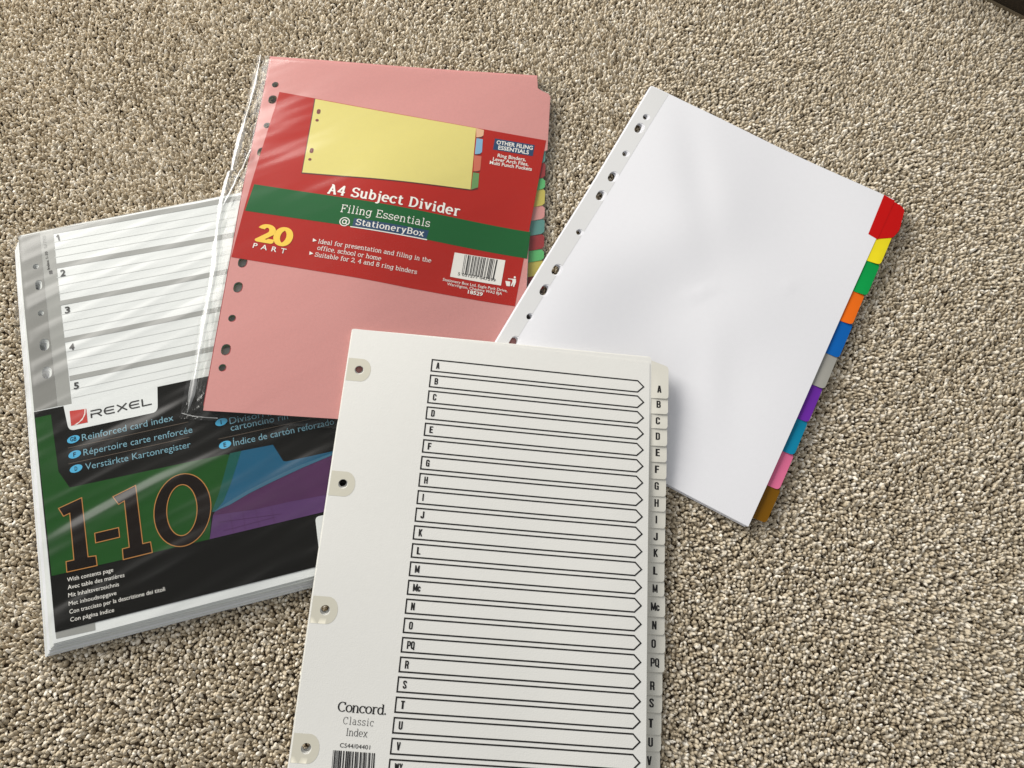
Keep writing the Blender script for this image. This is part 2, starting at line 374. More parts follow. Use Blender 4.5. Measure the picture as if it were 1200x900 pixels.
def film(name, rough, fmul, base, bscale, bdist, stretch=(1, 1, 1), rot=0., haze=.0):
    """clear plastic film: see-through with a gloss that follows its creases"""
    m = bpy.data.materials.new(name); m.use_nodes = True; nt = m.node_tree; nt.nodes.clear()
    out = nt.nodes.new('ShaderNodeOutputMaterial'); mix = nt.nodes.new('ShaderNodeMixShader')
    tr = nt.nodes.new('ShaderNodeBsdfTransparent'); tr.inputs[0].default_value = (.975, .98, .975, 1)
    gl = nt.nodes.new('ShaderNodeBsdfGlossy'); gl.inputs['Roughness'].default_value = rough
    df = nt.nodes.new('ShaderNodeBsdfDiffuse'); df.inputs[0].default_value = (.8, .82, .8, 1)
    mx2 = nt.nodes.new('ShaderNodeMixShader'); mx2.inputs[0].default_value = haze
    fr = nt.nodes.new('ShaderNodeLayerWeight'); fr.inputs['Blend'].default_value = .5
    pw = nt.nodes.new('ShaderNodeMath'); pw.operation = 'POWER'; pw.inputs[1].default_value = 5
    ma = nt.nodes.new('ShaderNodeMath'); ma.operation = 'MULTIPLY_ADD'; ma.inputs[1].default_value = fmul; ma.inputs[2].default_value = base
    ma.use_clamp = True
    tc = nt.nodes.new('ShaderNodeTexCoord'); mp = nt.nodes.new('ShaderNodeMapping'); mp.vector_type = 'TEXTURE'
    mp.inputs['Scale'].default_value = stretch; mp.inputs['Rotation'].default_value = (0, 0, rot)
    n = nt.nodes.new('ShaderNodeTexNoise'); n.inputs['Scale'].default_value = bscale; n.inputs['Detail'].default_value = 2
    bp = nt.nodes.new('ShaderNodeBump'); bp.inputs['Strength'].default_value = 1; bp.inputs['Distance'].default_value = bdist
    L = nt.links.new
    L(tc.outputs['Object'], mp.inputs[0]); L(mp.outputs[0], n.inputs['Vector']); L(n.outputs['Fac'], bp.inputs['Height'])
    L(bp.outputs[0], gl.inputs['Normal']); L(bp.outputs[0], fr.inputs['Normal'])
    L(fr.outputs['Facing'], pw.inputs[0]); L(pw.outputs[0], ma.inputs[0]); L(ma.outputs[0], mix.inputs[0])
    L(tr.outputs[0], mx2.inputs[1]); L(df.outputs[0], mx2.inputs[2])
    L(mx2.outputs[0], mix.inputs[1]); L(gl.outputs[0], mix.inputs[2]); L(mix.outputs[0], out.inputs[0])
    return m

paper_white = pbr('white_paper', (236, 236, 239), .55, .015, 260, .12, 1400)
paper_cream = pbr('cream_card', (236, 235, 229), .62, .02, 220, .18, 1300)
cream_tab = pbr('cream_tab', (225, 222, 210), .45, .02, 220, .1, 1300)
ring_mat = pbr('hole_ring', (216, 212, 195), .35, .02, 300, .05)
paper_page = pbr('contents_paper', (228, 230, 228), .55, .015, 260, .1)
ink = pbr('black_ink', (24, 22, 20), .5)
strip_mat = pbr('clear_strip', (222, 222, 221), .25, .02, 120, .05)
grey_strip = pbr('grey_strip', (130, 129, 124), .35, .04, 90, .05)
grey_strip2 = pbr('pale_grey_strip', (156, 156, 151), .35, .04, 90, .05)
bar_grey = pbr('grey_bar', (160, 160, 156), .6)
rule_grey = pbr('grey_rule', (221, 222, 219), .6)
red_label = pbr('red_label', (178, 27, 12), .5, .03, 200, .06, 900, .12)
green_band = pbr('green_band', (6, 94, 40), .5, .03, 200, .06, 900, .12)
yellow_ink = pbr('yellow_panel', (224, 211, 128), .5, .02, 200, 0, 900, .12)
gold_ink = pbr('gold_ink', (248, 205, 60), .5)
white_ink = pbr('white_ink', (244, 240, 232), .5)
blue_ink = pbr('blue_ink', (2, 58, 98), .5)
dark_red_ink = pbr('dark_red_ink', (112, 24, 14), .5)
label_black = pbr('label_black', (17, 16, 12), .5, .1, 60, 0, 900, .06)
label_green = pbr('label_green', (30, 78, 28), .4, .16, 55, 0, 900, .08)
label_blue = pbr('label_blue', (34, 90, 120), .4, .12, 55, 0, 900, .08)
label_teal = pbr('label_teal', (28, 86, 78), .4, .12, 55, 0, 900, .08)
label_violet = pbr('label_violet', (92, 62, 106), .4, .14, 60, 0, 900, .08)
label_violet2 = pbr('label_plum', (84, 50, 86), .4, .14, 60, 0, 900, .08)
digit_dark = pbr('digit_dark', (24, 16, 10), .4, .1, 60, 0, 900, .06)
digit_line = pbr('digit_outline', (186, 126, 60), .4)
pale_blue_ink = pbr('pale_blue_ink', (118, 166, 182), .5)
oval_blue = pbr('oval_blue', (66, 172, 214), .5)
rule_brown = pbr('rule_brown', (96, 80, 64), .5)
logo_red = pbr('logo_red', (192, 44, 34), .5)
shrink = film('shrink_film', .33, .9, .024, 30, .012, (6, 1, 1), math.radians(16), .0)
cello = film('cellophane', .2, .9, .03, 34, .0017, (5, 1, 1), math.radians(30), .010)

# ------------------------------------------------------------------ carpet
def unproj(px, py, z=0.):
    d = _w + (px - 600) / F_PX * CR - (py - 450) / F_PX * CU; t = (z - CC[2]) / d[2]; return CC + t * d

def make_carpet():
    back = pbr('carpet_backing', (128, 110, 90), .95)
    x0, x1, y0, y1 = -.60, .53, -.22, .74
    me = bpy.data.meshes.new('carpet')
    me.from_pydata([(-.8, -.5, -.0062), (.8, -.5, -.0062), (.8, 1., -.0062), (-.8, 1., -.0062)], [], [(0, 1, 2, 3)])
    tag(link('carpet', me, back), None, None, None, 'structure')
    pitch = .0024
    nx = int((x1 - x0) / pitch); ny = int((y1 - y0) / (pitch * .87))
    X, Y = np.meshgrid(np.arange(nx) * pitch + x0, np.arange(ny) * pitch * .87 + y0)
    X = X + (np.arange(ny) % 2)[:, None] * pitch / 2
    X = (X + rng.normal(0, .00055, X.shape)).ravel(); Y = (Y + rng.normal(0, .00055, Y.shape)).ravel()
    N = len(X)
    # dome: top, three rings, pinched foot; lumpy and leaning
    rings = [(0.55, .90, 6), (.98, .55, 6), (1.2, -.15, 6)]
    unit = [(0, 0, 1.03)]; faces = []
    idx = [[0]]
    for r, z, n in rings:
        n = 6; ids = []
        for k in range(n):
            a = 2 * math.pi * (k + .5 * (len(idx) % 2)) / n; ids.append(len(unit)); unit.append((r * math.cos(a), r * math.sin(a), z))
        idx.append(ids)
    n = 6
    for k in range(n): faces.append((0, idx[1][k], idx[1][(k + 1) % n]))
    for i in range(1, len(idx) - 1):
        o = 1 if i % 2 == 1 else 0
        for k in range(n):
            a, b = idx[i][k], idx[i][(k + 1) % n]; c, d = idx[i + 1][k], idx[i + 1][(k + 1) % n]
            faces += [(a, c, d), (a, d, b)]
    U = np.array(unit); Fq = np.array(faces); nv, nf = len(U), len(Fq)
    rad = rng.uniform(.00092, .00136, N) * (1 + .1 * rng.standard_normal(N)); hgt = rng.uniform(.0022, .0040, N)
    el = rng.uniform(.86, 1.14, N); an = rng.uniform(0, math.pi * 2, N)
    lean = rng.normal(0, .30, (N, 2)); lean += np.array([.06, .03])
    # the pile lies in soft drifts
    dr = np.sin(X * 23 + 1.3 * np.sin(Y * 17)) * np.cos(Y * 19 + np.sin(X * 13)); dr += .7 * np.sin(X * 61 + 2 * np.sin(Y * 33 + 1)) * np.sin(Y * 47 + 1.7 * np.sin(X * 29)); lean[:, 0] += .17 * dr; lean[:, 1] -= .13 * dr
    top = -.0036 + rng.normal(0, .00045, N)
    ux = U[None, :, 0] * rad[:, None] * el[:, None]; uy = U[None, :, 1] * rad[:, None] / el[:, None]
    jit = 1 + .17 * rng.standard_normal((N, nv)); jit[:, 0] = 1
    ux *= jit; uy *= jit
    uz = U[None, :, 2] * hgt[:, None]
    ca, sa = np.cos(an)[:, None], np.sin(an)[:, None]
    vx = X[:, None] + ux * ca - uy * sa + lean[:, 0:1] * uz; vy = Y[:, None] + ux * sa + uy * ca + lean[:, 1:2] * uz
    vz = top[:, None] + uz + .00012 * rng.standard_normal((N, nv))
    co = np.stack([vx, vy, vz], -1).reshape(-1, 3).astype(np.float32)
    fi = (Fq[None] + (np.arange(N) * nv)[:, None, None]).reshape(-1, 3).astype(np.int32)
    me = bpy.data.meshes.new('carpet_pile')
    me.vertices.add(len(co)); me.vertices.foreach_set('co', co.ravel())
    me.loops.add(fi.size); me.loops.foreach_set('vertex_index', fi.ravel())
    me.polygons.add(len(fi)); me.polygons.foreach_set('loop_start', np.arange(0, fi.size, 3, dtype=np.int32))
    me.polygons.foreach_set('use_smooth', np.ones(len(fi), dtype=bool))
    at = me.attributes.new('tint', 'FLOAT', 'POINT')
    tint = np.clip(.5 + .25 * rng.standard_normal(N), 0, 1)
    at.data.foreach_set('value', np.repeat(tint, nv).astype(np.float32))
    me.update(calc_edges=True); me.validate()
    m = bpy.data.materials.new('carpet_yarn'); m.use_nodes = True; nt = m.node_tree; b = nt.nodes['Principled BSDF']
    b.inputs['Roughness'].default_value = .9; b.inputs['Specular IOR Level'].default_value = .15
    a = nt.nodes.new('ShaderNodeAttribute'); a.attribute_name = 'tint'
    cr = nt.nodes.new('ShaderNodeValToRGB'); cr.color_ramp.elements[0].color = lin((168, 153, 128)) + (1,)
    cr.color_ramp.elements[1].color = lin((250, 243, 229)) + (1,)
    e = cr.color_ramp.elements.new(.5); e.color = lin((215, 202, 178)) + (1,)
    nz = nt.nodes.new('ShaderNodeTexNoise'); nz.inputs['Scale'].default_value = 2200; nz.inputs['Detail'].default_value = 3
    tc = nt.nodes.new('ShaderNodeTexCoord'); bp = nt.nodes.new('ShaderNodeBump'); bp.inputs['Strength'].default_value = .8; bp.inputs['Distance'].default_value = .0004
    L = nt.links.new
    L(a.outputs['Fac'], cr.inputs[0]); L(cr.outputs[0], b.inputs['Base Color']); L(tc.outputs['Object'], nz.inputs['Vector'])
    L(nz.outputs['Fac'], bp.inputs['Height']); L(bp.outputs[0], b.inputs['Normal'])
    tag(link('carpet_pile', me, m), 'short beige twisted pile covering the whole carpet', None, None, 'stuff')
make_carpet()

# dark furniture edge in the top right corner of the photo
def make_plinth():
    a = unproj(1154, -3, 0) / 1000; b = unproj(1207, 23.5, 0) / 1000
    a = Vector(a); b = Vector(b); d = (b - a).normalized(); n = Vector((-d.y, d.x, 0))
    o = bpy.data.objects.new('furniture_plinth', None); COL.objects.link(o); o.location = (a + b) / 2
    tag(o, 'dark brown furniture edge at the top right corner of the carpet', 'furniture')
    wood = pbr('dark_wood', (46, 38, 28), .5, .25, 40, .1); lip = pbr('worn_lip', (112, 100, 80), .5, .1, 60)
    def box(name, c0, c1, t0, t1, z0, z1, mat):
        P = []
        for z in (z0, z1):
            for s_, t_ in ((c0, t0), (c1, t0), (c1, t1), (c0, t1)):
                q = d * s_ + n * t_; P.append((q.x, q.y, z))
        me = bpy.data.meshes.new(name)
        me.from_pydata(P, [], [(3, 2, 1, 0), (4, 5, 6, 7), (0, 1, 5, 4), (1, 2, 6, 5), (2, 3, 7, 6), (3, 0, 4, 7)])
        return link(name, me, mat, o)
    box('base_board', -.25, .25, 0, .05, -.004, .07, wood)
    box('foot_lip', -.25, .25, -.002, -.0002, -.004, .001, lip)
make_plinth()

# ------------------------------------------------------------------ wrapped card index (left)
def zR(u, v):
    return 8.4 + .35 * math.sin(u / 31 + v / 47) + .25 * math.sin(v / 23 - u / 60)
fR = Frame(-368.4, 226.8, .3943, zR)
def make_rexel():
    R = thing('card_index_pack', fR, 'film wrapped card index pack with a black and green label reading 1-10', 'file dividers')
    W, H = 228., 287.8
    V0 = -3.6
    edge = pbr('stack_paper', (226, 228, 224), .6, .03, 400)
    r = random.Random(3)
    hz = [fR.uv(*p) for p in ((42, 312.4), (45.3, 334), (48, 367), (52, 404), (55, 436.7))]
    hs = [(4.2, 4.2), (4.6, 8), (4.2, 4.2), (6.4, 9), (6.4, 9)]
    holes = [slot(c[0], c[1], w, max(h, w + .01)) for c, (w, h) in zip(hz, hs)]
    holed = region([[(0, V0), (W, V0), (W, H), (0, H)]], holes, 9)
    for k in range(1, 13):
        o = build('index_sheet', holed, zR, 0, r.choice((.3, .42, .5)), edge if k % 3 else paper_white, R)
        o.location = (-(.70 * k + r.uniform(-.2, .25)) / 1000, (-.5 * k + r.uniform(-.55, .55)) / 1000, -(.61 * k) / 1000)
        o.rotation_euler = (0, 0, r.uniform(-.002, .002))
    page = build('contents_page', region([[(0, V0), (W, V0), (W, H), (0, H)]], holes, 6), zR, 0, .3, paper_page, R)
    # reinforced strips down the left
    def with_holes(name, px, mat, dz):
        return build(name, region([fR.uvs(px)], holes, 6), zR, dz, 0, mat, R)
    with_holes('binding_strip', [(21.5, 277.6), (46.5, 272.2), (67.5, 476), (40, 482)], grey_strip, .10)
    with_holes('name_strip', [(46.7, 272.1), (62.2, 269.2), (84, 473.5), (67.7, 476)], grey_strip2, .10)
    write(fR, 'strip_text', 'Ref 77920', (55.3, 290), (53.4, 275.6), 3.2, bar_grey, R, dz=.3)
    write(fR, 'strip_text', 'Index 1-10', (58.6, 315.5), (55.6, 294.5), 2.6, digit_dark, R, bold=.05, dz=.3)
    flat(fR, 'strip_mark', [(57.4, 317.6), (61.2, 316.9), (61.8, 320.8), (58, 321.5)], ink, R, .3)
    flat(fR, 'binding_strip', [(64, 734), (111, 724), (112, 738.4), (66, 748.5)], grey_strip2, R, .12)
    # grey bars, rules and numbers
    bl = [((62, 268.9), (277, 229.2)), ((64.7, 309.3), (277, 271.3)), ((70, 352.7), (268, 314.6)), ((75.3, 396), (262, 358.4)), ((81.3, 440.7), (250, 405.6))]
    tk = [5.4, 5.6, 5.5, 5.4, 5.6]
    for (a, b), t in zip(bl, tk):
        b2 = (a[0] + (b[0] - a[0]) * 1.35, a[1] + (b[1] - a[1]) * 1.35)
        flat(fR, 'grey_bar', [a, b2, (b2[0] + .5, b2[1] + t), (a[0] + .6, a[1] + t)], bar_grey, R, .14)
    for i in range(5):
        a0, b0 = bl[i]
        a1, b1 = bl[i + 1] if i < 4 else ((87, 484), (247, 447))
        for f in (.36, .58, .80):
            if i == 4 and f > .7: continue
            a = (a0[0] + (a1[0] - a0[0]) * f, a0[1] + (a1[1] - a0[1]) * f); b = (b0[0] + (b1[0] - b0[0]) * f, b0[1] + (b1[1] - b0[1]) * f)
            flat(fR, 'ruled_line', [a, b, (b[0], b[1] + .7), (a[0], a[1] + .7)], rule_grey, R, .14)
    for s, c in zip('12345', ((68.7, 278.7), (74, 320), (79.3, 363.3), (84.4, 406.7), (89.7, 452))):
        wd = 1.7 if s == '1' else 3
        write(fR, 'row_number', s, (c[0] - wd, c[1] + 4.2), (c[0] + wd, c[1] + 3.2), 7.4, ink, R, font='wide' if s == '1' else 'sans', w=1.25, bold=.22, dz=.3)
    # wrap-around label
    lab = flat(fR, 'wrap_label', [(40, 483), (244, 441), (420, 404.5), (402, 655), (372, 664), (65, 741)], label_black, R, .34, 6)
    def art(name, px, mat, dz): return flat(fR, name, px, mat, lab, dz, 6)
    art('green_panel', [(41.5, 490), (60, 486), (69, 553), (82, 571.5), (264, 532.6), (269.7, 533), (262, 560), (257, 580), (248, 600), (246, 632), (178, 648), (61, 675)], label_green, .44)
    art('teal_panel', [(269.7, 531.4), (283, 528.5), (271, 566), (262, 588), (252, 600), (248.5, 600), (257, 578), (263, 556)], label_teal, .50)
    art('blue_panel', [(283, 528.5), (320, 521.4), (332, 540.3), (335.6, 541), (396, 527.6), (393, 531.5), (362, 543.5), (337, 554), (312, 566), (288, 579), (268, 591), (252, 600), (262, 588), (271, 566)], label_blue, .47)
    art('plum_panel', [(252, 600), (268, 591), (288, 579), (312, 566), (337, 554), (362, 543.5), (396, 530.5), (393, 578), (340, 588), (300, 597), (250, 604)], label_violet2, .46)
    art('violet_panel', [(250, 603.4), (300, 596.4), (340, 587.4), (393, 577), (390, 597.4), (246, 632)], label_violet, .44)
    art('light_streak', [(250, 600), (268, 588), (290, 575), (318, 561), (350, 546), (393, 529.5), (393, 532), (352, 549.5), (320, 564.5), (292, 578.5), (270, 591.5)], pbr('streak_blue', (64, 108, 132), .5, .1, 60, 0, 900, .08), .56)
    for (a, b) in (((256, 612), (330, 602)), ((262, 622), (322, 606)), ((285, 600), (288, 621)), ((300, 597), (304, 617)), ((318, 594), (322, 612)), ((270, 603), (274, 624))):
        d = Vector((b[0] - a[0], b[1] - a[1])).normalized() * .35
        art('sketch_line', [a, b, (b[0] - d.y, b[1] + d.x), (a[0] - d.y, a[1] + d.x)], label_violet2, .52)
    logo = flat(fR, 'logo_patch', rounded([(74.7, 475.4), (184.7, 452.6), (185.2, 482.8), (81, 505.3)], 7, 6, (2, 3)), paper_page, lab, .46, 6)
    fp = [(82, 482), (101.6, 479.2), (103.2, 495.2), (83.8, 499.2)]
    flat(fR, 'logo_square', fp, logo_red, logo, .56)
    flat(fR, 'logo_swoosh', [(99.6, 479.8), (100.8, 479.7), (100.4, 486), (97, 492.5), (90.5, 497.7), (87.5, 498.2), (93.5, 494.4), (97.6, 489.5), (99.4, 484.5)], white_ink, logo, .62)
    write(fR, 'brand_lettering', 'REXEL', (106.8, 490.2), (178.3, 474.3), 8.8, ink, logo, font='wide', w=1.35, wy=1.15, gap=.9, dz=.6)
    def line(s, p0, p1, cap, **k): return write(fR, 'label_text', s, p0, p1, cap, k.pop('mat', pale_blue_ink), lab, dz=.58, **k)
    line('Reinforced card index', (96.8, 516.8), (203.7, 493), 7.6, bold=-.03)
    line('Répertoire carte renforcée', (98.5, 534.2), (226, 507), 7.6, bold=-.03)
    line('Verstärkte Kartonregister', (100.7, 551), (224, 524.4), 7.6, bold=-.03)
    line('Divisori in', (269.7, 497.4), (322, 486.4), 7.6, bold=-.03)
    line('cartoncino rin', (271, 505.4), (338, 491.3), 7.6, bold=-.03)
    line('Índice de cartón reforzado', (274.2, 523), (392, 497.4), 7.6, bold=-.03)
    for s, c in (('GB', (86.4, 515)), ('F', (88, 532.7)), ('D', (89.6, 549.3)), ('I', (259.6, 494.8)), ('E', (264, 521.4))):
        cu = fR.uv(*c); e = flat(fR, 'language_oval', circle(cu[0], cu[1], 4.1, 2.6, 20, -.12), oval_blue, lab, .5, None, uv=True)
        w_ = 3.6 if len(s) > 1 else (1.5 if s != 'I' else .5)
        write(fR, 'oval_letter', s, (c[0] - w_, c[1] + 2.7), (c[0] + w_, c[1] + 2.7 - .4 * w_), 4.8, label_black, e, bold=.1, dz=.6)
    for a, b in (((80, 525), (221, 494.4)), ((80.7, 543.6), (222, 512.4)), ((256, 514.6), (392, 485)), ((60, 500), (60.2, 500.4))):
        flat(fR, 'hairline', [a, b, (b[0], b[1] + .55), (a[0], a[1] + .55)], rule_brown, lab, .5)
    one_a = [(69.2, 595.9), (96.3, 583.4), (103.8, 652.6), (113, 651.4), (114.4, 662.8), (79, 670.6), (78, 658.3), (87.2, 656.2), (82.3, 601.6), (75, 605.2)]
    one_b = [(132.8, 582.3), (159.4, 569), (167.8, 637.2), (176.9, 635.1), (179, 647.5), (145, 655.9), (143.9, 643.4), (152, 641.3), (146.2, 587.1), (139.5, 591.2)]
    dash = [(111.5, 625), (139.5, 618.4), (140.8, 629.6), (112.7, 636.3)]
    def ell(c, a, b): return [(c[0] + a[0] * math.cos(t) + b[0] * math.sin(t), c[1] + a[1] * math.cos(t) + b[1] * math.sin(t)) for t in np.linspace(0, 2 * math.pi, 41)[:-1]]
    o_out = ell((214.2, 598), (33.3, -7.6), (2.4, 42)); o_in = ell((213.6, 598), (17.7, -4), (1.6, 29.6))
    for px in (one_a, one_b, dash):
        g = flat(fR, 'label_digit' if px is not dash else 'label_dash', px, digit_dark, lab, .60, 6)
        build('digit_outline', region(strip(fR.uvs(px), .55, None, True)), zR, .68, 0, digit_line, g)
    g = build('label_digit', region([fR.uvs(o_out)], [fR.uvs(o_in)], None), zR, .60, 0, digit_dark, lab)
    for px in (o_out, o_in):
        build('digit_outline', region(strip(fR.uvs(px), .55, None, True)), zR, .68, 0, digit_line, g)
    for s, a, b in (('With contents page', (79.3, 682), (133.3, 670)), ('Avec table des matières', (80, 690.9), (146.4, 676)), ('Mit Inhaltsverzeichnis', (80.7, 700.2), (140, 686.8)),
                    ('Met inhoudsopgave', (81.2, 710), (137, 697)), ('Con tracciato per la descrizione dei titoli', (82, 719.4), (194, 692.4)), ('Con página índice', (83, 728.7), (134.3, 717))):
        line(s, a, b, 4.9, mat=white_ink)
    st = flat(fR, 'price_sticker', rounded([(369.4, 606), (402, 598.5), (410, 640), (375, 654)], 5, 5, (0,)), paper_page, lab, .50, 6)
    bars(fR, 'barcode', [(379, 607), (396, 604), (398, 612), (378.6, 616)], 9, ink, st, .58, seed=5)
    bars(fR, 'barcode', [(378, 626), (398, 621), (399, 627), (377, 632)], 9, ink, st, .58, seed=6)
    # shrink film: over the top, then sloping down to the carpet all round, puckered at the corners
    ml, mt, mr, mb = 12., 4.5, 5., 10.
    nu, nv = 92, 112
    V = []; Fc = []
    us = np.concatenate([np.linspace(-ml, -1, 10), np.linspace(0, W, nu - 16), np.linspace(W + 1, W + mr, 6)])
    vs = np.concatenate([np.linspace(V0 - mt, V0 - .8, 7), np.linspace(V0, H, nv - 17), np.linspace(H + 1, H + mb, 10)])
    rr = random.Random(9)
    for v in vs:
        for u in us:
            ou = max(0, -u / ml, (u - W) / mr); ov = max(0, (V0 - v) / mt, (v - H) / mb)
            t = min(1, math.hypot(ou, ov))
            z = zR(min(W, max(0, u)), min(H, max(0, v))) + 1.05
            fan = t ** 1.15
            z = z * (1 - fan) + .7 * fan
            cr_ = .9 * math.sin(u * .55 + v * .21) * math.sin(v * .13 + 1) if t > 0 else 0
            corner = math.exp(-((u + 4) ** 2 + (v + 6) ** 2) / 160) + math.exp(-((u + 2) ** 2 + (v - H - 2) ** 2) / 300)
            z += .35 * cr_ * min(1, t * 3) + .5 * corner * math.sin(math.atan2(v - (0 if v < 150 else H), u + 14) * 9)
            z += .16 * math.sin((u * .8 + v) / 9.) * math.sin((u - v * .6) / 37.)
            w_ = .5 * math.sin(v / 6.) if ou > .9 else 0; w2 = .5 * math.sin(u / 7.) if ov > .9 else 0
            V.append(((u + w_) / 1000, -(v + w2) / 1000, max(z, .2) / 1000))
    a, b = len(us), len(vs)
    for j in range(b - 1):
        for i in range(a - 1): Fc.append((j * a + i, (j + 1) * a + i, (j + 1) * a + i + 1, j * a + i + 1))
    me = bpy.data.meshes.new('shrink_wrap'); me.from_pydata(V, [], Fc); me.polygons.foreach_set('use_smooth', [True] * len(Fc))
    link('shrink_wrap', me, shrink, R)
make_rexel()

# ------------------------------------------------------------------ bagged pink subject dividers
def zP(u, v):
    return 4.7 + 9.0 * sm((v - 20) / 130) * sm((215 - u) / 130) + .3 * math.sin(u / 28 + v / 40) + .25 * math.sin(v / 33 - u / 50)
fP = Frame(-230.2, 417.5, .085, zP)
CARD = {'pink': (214, 149, 144), 'teal': (92, 144, 136), 'dark red': (152, 50, 52), 'green': (96, 184, 112), 'yellow': (200, 186, 92)}
def make_pink():
    P = thing('divider_pack', fP, 'cellophane bag of pink card subject dividers with red and green label', 'file dividers')
    mats = {k: pbr(k.replace(' ', '_') + '_card', c, .7, .05, 500, .22, 1100, .25) for k, c in CARD.items()}
    tl = fP.uv(317, 66); bl = fP.uv(238, 481); br = fP.uv(398, 491.5)
    W = fP.uv(629, 98)[0]; T = fP.uv(645, 112)[0]; H = bl[1]; u0 = tl[0]
    print('pink', tl, bl, br, W, T)
    hp = [((322.7, 99.3), 0), ((319.5, 116.7), 1), ((313, 147), 0), ((306.7, 178), 1), ((284.4, 307.5), 1), ((279, 336.7), 1), ((272, 373), 0), ((264.8, 409.8), 1), ((260.7, 431), 0)]
    hu = [(fP.uv(*p), b) for p, b in hp]
    holes = [slot(c[0], c[1], 6.6 if b else 5.5, 8.6 if b else 5.6) for c, b in hu]
    tabs = [('pink', 112, 166), ('teal', 166, 190.5), ('dark red', 190.5, 208.5), ('green', 208.5, 220.6), ('yellow', 220.6, 240), ('pink', 240, 255.3),
            ('teal', 255.3, 273), ('dark red', 273, 290), ('green', 290, 302.5), ('yellow', 302.5, 320), ('dark red', 320, 338)]
    r = random.Random(2)
    for k, (c, y0, y1) in enumerate(tabs):
        v0 = fP.uv(640, y0)[1]; v1 = fP.uv(638, y1)[1]
        if k == 0: v0 = fP.uv(645, 112)[1] - 1.5; v1 = fP.uv(642, 176)[1]
        dx, dy = (0, 0) if k == 0 else (r.uniform(-.9, .4) - (.8 if k > 2 else 0), r.uniform(-.7, .2))
        T2 = (T if k == 0 else fP.uv(639.5 - k * .2, (y0 + y1) / 2)[0]) - dx
        out = [(tl[0], tl[1]), (W, tl[1]), (W + 2.5, v0 - 3) if k == 0 else (W, v0 - 5), (T2 - 2, v0) , (T2, v0 + 2), (T2, v1 - 2), (T2 - 2, v1), (W, v1 + 3), (W, H - 3), (bl[0], H - 3)]
        if k == 0: out = [(tl[0], tl[1]), (W, tl[1]), (W + 1, v0 - 5), (W + 3.5, v0 - 3), (T2 - 1.5, v0), (T2, v0 + 3), (T2 - .5, v1), (W, v1 + 5), (W, H), (bl[0], bl[1])]
        o = build('divider_card', region([out], holes, 7), zP, 0, .34, mats[c], P)
        o.location = (dx / 1000, -dy / 1000, -.4 * k / 1000)
        if k: o['label'] = c + ' divider card'
    # printed label
    lab = flat(fP, 'printed_label', [(327.5, 107.8), (369.4, 115.5), (558, 150), (640, 164.7), (603.3, 359), (480, 337.6), (271, 301.3)], red_label, P, .14, 6)
    flat(fP, 'green_band', [(298, 216), (621.7, 272.2), (617.5, 303.2), (287.2, 247)], green_band, lab, .24, 6)
    yp = flat(fP, 'picture_panel', [(369.4, 116.1), (558, 150.4), (551.4, 222.3), (354, 202.3)], yellow_ink, lab, .24, 6)
    dk = pbr('panel_shadow_ink', (74, 16, 10), .5)
    flat(fP, 'panel_line', [(368.5, 115.8), (369.6, 116), (354.2, 202.3), (353.2, 203.4)], dk, lab, .26)
    flat(fP, 'panel_line', [(353.2, 202.2), (551.4, 222.2), (551.3, 223.4), (353.2, 203.4)], dk, lab, .28)
    for c, w, h in (((373.5, 131), 4.4, 7.4), ((371.7, 141.2), 4, 3.4), ((365.3, 176.7), 4.4, 7.6), ((363.2, 187), 4, 4)):
        u, v = fP.uv(*c); q = fP.uv(c[0] + 1, c[1])[0] - u
        flat(fP, 'printed_hole', slot(u, v, w * q, max(h, w + .05) * q), dark_red_ink, yp, .32, None, uv=True)
    for col, px in (((226, 178, 140), [(558, 150.2), (567.2, 152.6), (566.4, 159), (562.5, 161.3), (558.2, 161)]), ((130, 176, 206), [(558.4, 162), (565.8, 163.5), (564.8, 178.4), (562, 180.6), (556.4, 180.8)]),
                    ((206, 106, 80), [(555.6, 182), (564.2, 183.4), (562.8, 199.2), (560, 201.2), (554.8, 200.8)]), ((104, 150, 86), [(554.2, 202.2), (561.6, 203.4), (560.2, 219.6), (552, 222.4)])):
        flat(fP, 'printed_tab', px, pbr('tab_print', col, .5), yp, .26)
    for a, b in (((558.4, 161.4), (566, 160.2)), ((556.6, 181.2), (564, 180)), ((554.6, 201.4), (562, 200.4)), ((552, 222.6), (560.4, 220.4))):
        flat(fP, 'panel_line', [a, b, (b[0], b[1] + 1.2), (a[0], a[1] + .9)], dk, yp, .3)
    tx = dict(parent=lab, dz=.36)
    def slab(name, s, p0, p1, cap, mat=white_ink, w=1.1, wy=None, gap=.3): return write(fP, name, s, p0, p1, cap, mat, font='slab', w=w, wy=wy, gap=gap, **tx)
    slab('title_text', 'A4 Subject Divider', (383.6, 226.4), (538.6, 253.4), 10.2, w=1.5, wy=.95, gap=.7)
    slab('subtitle_text', 'Filing Essentials', (399, 248.2), (503.3, 266.3), 8.2, w=.75, wy=.65, gap=.5)
    slab('subtitle_text', '@', (397, 262.3), (409, 264.4), 8.4, w=.8)
    flat(fP, 'shop_panel', [(415.2, 255.8), (502.8, 270.4), (499.4, 280.4), (412.8, 265)], blue_ink, lab, .30, 6)
    slab('shop_text', 'StationeryBox', (416.7, 263.3), (496, 277.1), 6.6, w=1.25, wy=.8, gap=.8)
    flat(fP, 'shop_underline', [(410.6, 265.2), (500.6, 280.6), (500.4, 281.8), (410.4, 266.3)], white_ink, lab, .34)
    slab('part_number', '20', (298.4, 281.6), (340.6, 288.6), 18.5, gold_ink, w=2.3, wy=1.5, gap=.5)
    write(fP, 'part_text', 'PART', (296, 290.4), (334.4, 297.6), 5.6, white_ink, space=1.9, bold=.1, **tx)
    slab('bullet_text', 'Ideal for presentation and filing in the', (372.8, 285.2), (505, 308), 4.7, w=.9, wy=.72)
